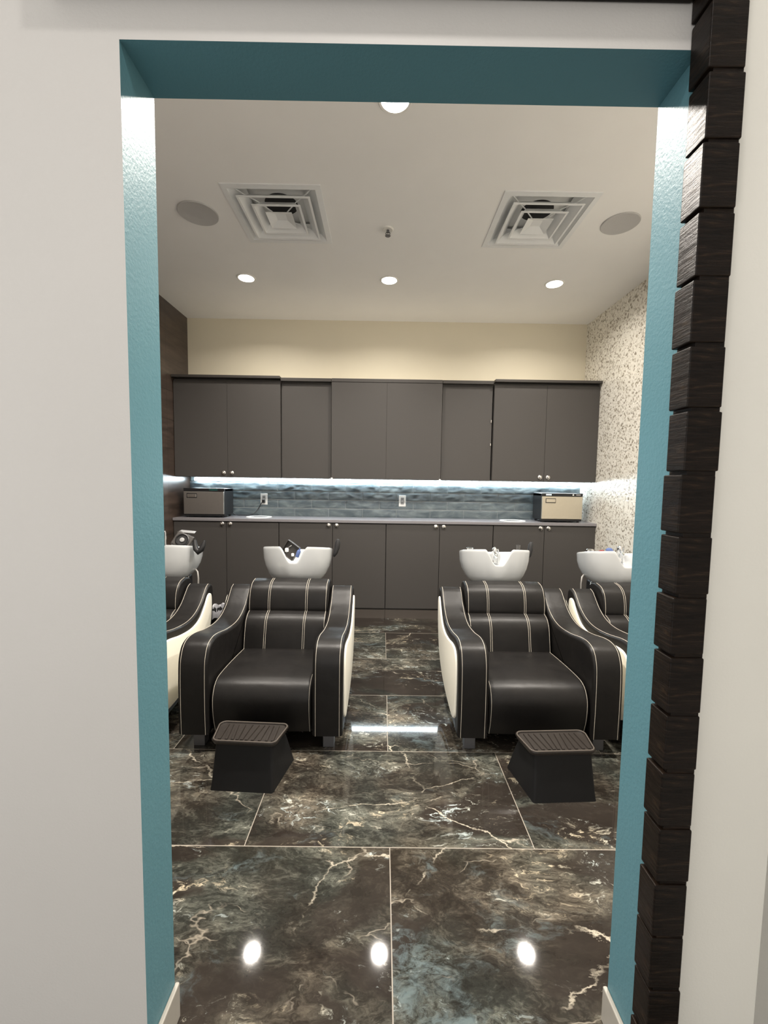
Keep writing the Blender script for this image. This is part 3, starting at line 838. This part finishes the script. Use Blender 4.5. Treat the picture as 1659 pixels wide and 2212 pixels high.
# waste bin behind the chairs
t = thing('waste_bin', 'black waste bin with a grey liner behind the chairs at left', 'bin', (-1.475, 3.72, 0))
MB().lathe([(.10, 0), (.115, .30), (.125, .325), (.119, .325), (.108, .30), (.095, .02), (.01, .015)], (0, 0, 0), 28).build('pail', M_BLACKPL, t)
mb = MB(); vs = []; fs = []; n = 40
for j, (r, z) in enumerate(((.127, .275), (.129, .322), (.124, .338), (.113, .330), (.105, .25))):
    for i in range(n):
        a = 2*PI*i/n; w = 1+.03*math.sin(i*2.4+j); vs.append((r*w*math.cos(a), r*w*math.sin(a), z+.012*math.sin(i*1.7+j)))
for j in range(4):
    for i in range(n): fs.append((j*n+i, j*n+(i+1) % n, (j+1)*n+(i+1) % n, (j+1)*n+i))
mb.add(vs, fs).build('bin_liner', M_LINER, t, recalc=False)

# ------------------------------------------------------------------ footstools
def stool(x, y, rz, label):
    t = thing('footstool', label, 'footstool', (x, y, 0), rz, 'black step stools before the chairs')
    def trap(y0, y1, w0, w1, rad, z, n=5):
        # rounded trapezoid outline, front width w0 at y0, rear width w1 at y1
        cs = [(-w0+rad, y0+rad, PI, 1.5*PI), (w0-rad, y0+rad, 1.5*PI, 2*PI), (w1-rad, y1-rad, 0, .5*PI), (-w1+rad, y1-rad, .5*PI, PI)]
        out = []
        for cx, cy, a0, a1 in cs:
            for k in range(n+1):
                a = a0+(a1-a0)*k/n; out.append((cx+rad*math.cos(a), cy+rad*math.sin(a), z))
        return out
    L = [trap(-.130, .130, .156, .190, .012, 0), trap(-.124, .124, .153, .184, .014, .03), trap(-.106, .092, .147, .166, .016, .14), trap(-.092, .058, .145, .160, .018, .212), trap(-.092, .058, .145, .160, .018, .215)]
    mb = MB(); vs = sum(L, []); n = len(L[0]); fs = []
    for i in range(len(L)-1):
        for k in range(n): fs.append((i*n+k, i*n+(k+1) % n, (i+1)*n+(k+1) % n, (i+1)*n+k))
    fs.append(tuple(range(n))[::-1]); fs.append(tuple((len(L)-1)*n+k for k in range(n)))
    mb.add(vs, fs).build('body', M_STOOL, t, angle=50)
    L = [trap(-.098, .064, .160, .178, .030, .214), trap(-.104, .070, .166, .184, .034, .234), trap(-.105, .071, .167, .185, .035, .228), trap(-.101, .067, .163, .181, .032, .234), trap(-.094, .060, .156, .174, .028, .234), trap(-.092, .058, .154, .172, .027, .228)]
    mb = MB(); vs = sum(L, []); n = len(L[0]); fs = []
    for i in range(len(L)-1):
        for k in range(n): fs.append((i*n+k, i*n+(k+1) % n, (i+1)*n+(k+1) % n, (i+1)*n+k))
    fs.append(tuple(range(n))[::-1]); fs.append(tuple((len(L)-1)*n+k for k in range(n)))
    top = mb.add(vs, fs).build('platform', M_TREAD, t, angle=40)
    rim = MB().tube([(p[0], p[1], .2345) for p in trap(-.0975, .0635, .1595, .1775, .030, .234)], .0026, 6, closed=True).build('rim', M_RIM, top)
    mb = MB(); ds = random.Random(3)
    for k in range(10):
        xx = -.128+.0285*k; d = .016*math.sin(k*.9)
        x0, x1 = xx+d*.5, xx*1.06-d*.5
        w = .0085
        vs = [(x0-w, -.082, .2275), (x0+w, -.082, .2275), (x1+w, .046, .2275), (x1-w, .046, .2275), (x0-w+.003, -.080, .2328), (x0+w-.003, -.080, .2328), (x1+w-.003, .044, .2328), (x1-w+.003, .044, .2328)]
        mb.add(vs, [(0, 3, 2, 1), (4, 5, 6, 7), (0, 1, 5, 4), (1, 2, 6, 5), (2, 3, 7, 6), (3, 0, 4, 7)])
    mb.build('tread_ribs', M_TREAD, top, smooth=False)
    return t
M_RIM = plain('pale_stool_rim', (.10, .085, .072, 1), .45)  # rim a paler brown than the tread
stool(-.655, 2.028, math.radians(-3.0), 'low black footstool with a ribbed brown top before the left-hand chair')
stool(.880, 1.985, math.radians(3.0), 'low black footstool with a ribbed brown top before the right-hand chair')

# ------------------------------------------------------------------ stacked wooden blocks round the opening
t = thing('block_pilaster', 'column of dark stained wooden blocks up the right edge of the opening', 'column', (.627, YF, 0))
MB().box((.012, -.0545, .001), (.0725, -.0004, 2.57)).build('backing_post', M_WOOD, t, bevel=.001)
zz = 2.446+.1315
blk = None
while zz > .02:
    z0 = max(zz-.1315+.0085, .001)
    hgt = zz-z0
    if blk is None or hgt < .12:
        mb = MB(); n = 5; rr = random.Random(5)
        mb.box((0, -.057, 0), (.073, -.0005, hgt))
        blk = mb.build('wood_block', M_WOOD, t, bevel=.003, seg=2); b = blk
    else:
        b = blk.copy(); C.objects.link(b); b.parent = t
    k = int(round((2.5775-zz)/.1315))
    b.location = (((k*37) % 5-2)*.0009, -((k*53) % 4)*.0008, z0)
    zz -= .1315
o = MB().box((-.70, YF-.062, 2.494), (.625, YF-.0005, 2.68)).build('wood_lintel', M_WOOD, bevel=.006)
tag(o, 'dark wooden beam across the top of the white wall above the opening', 'beam')
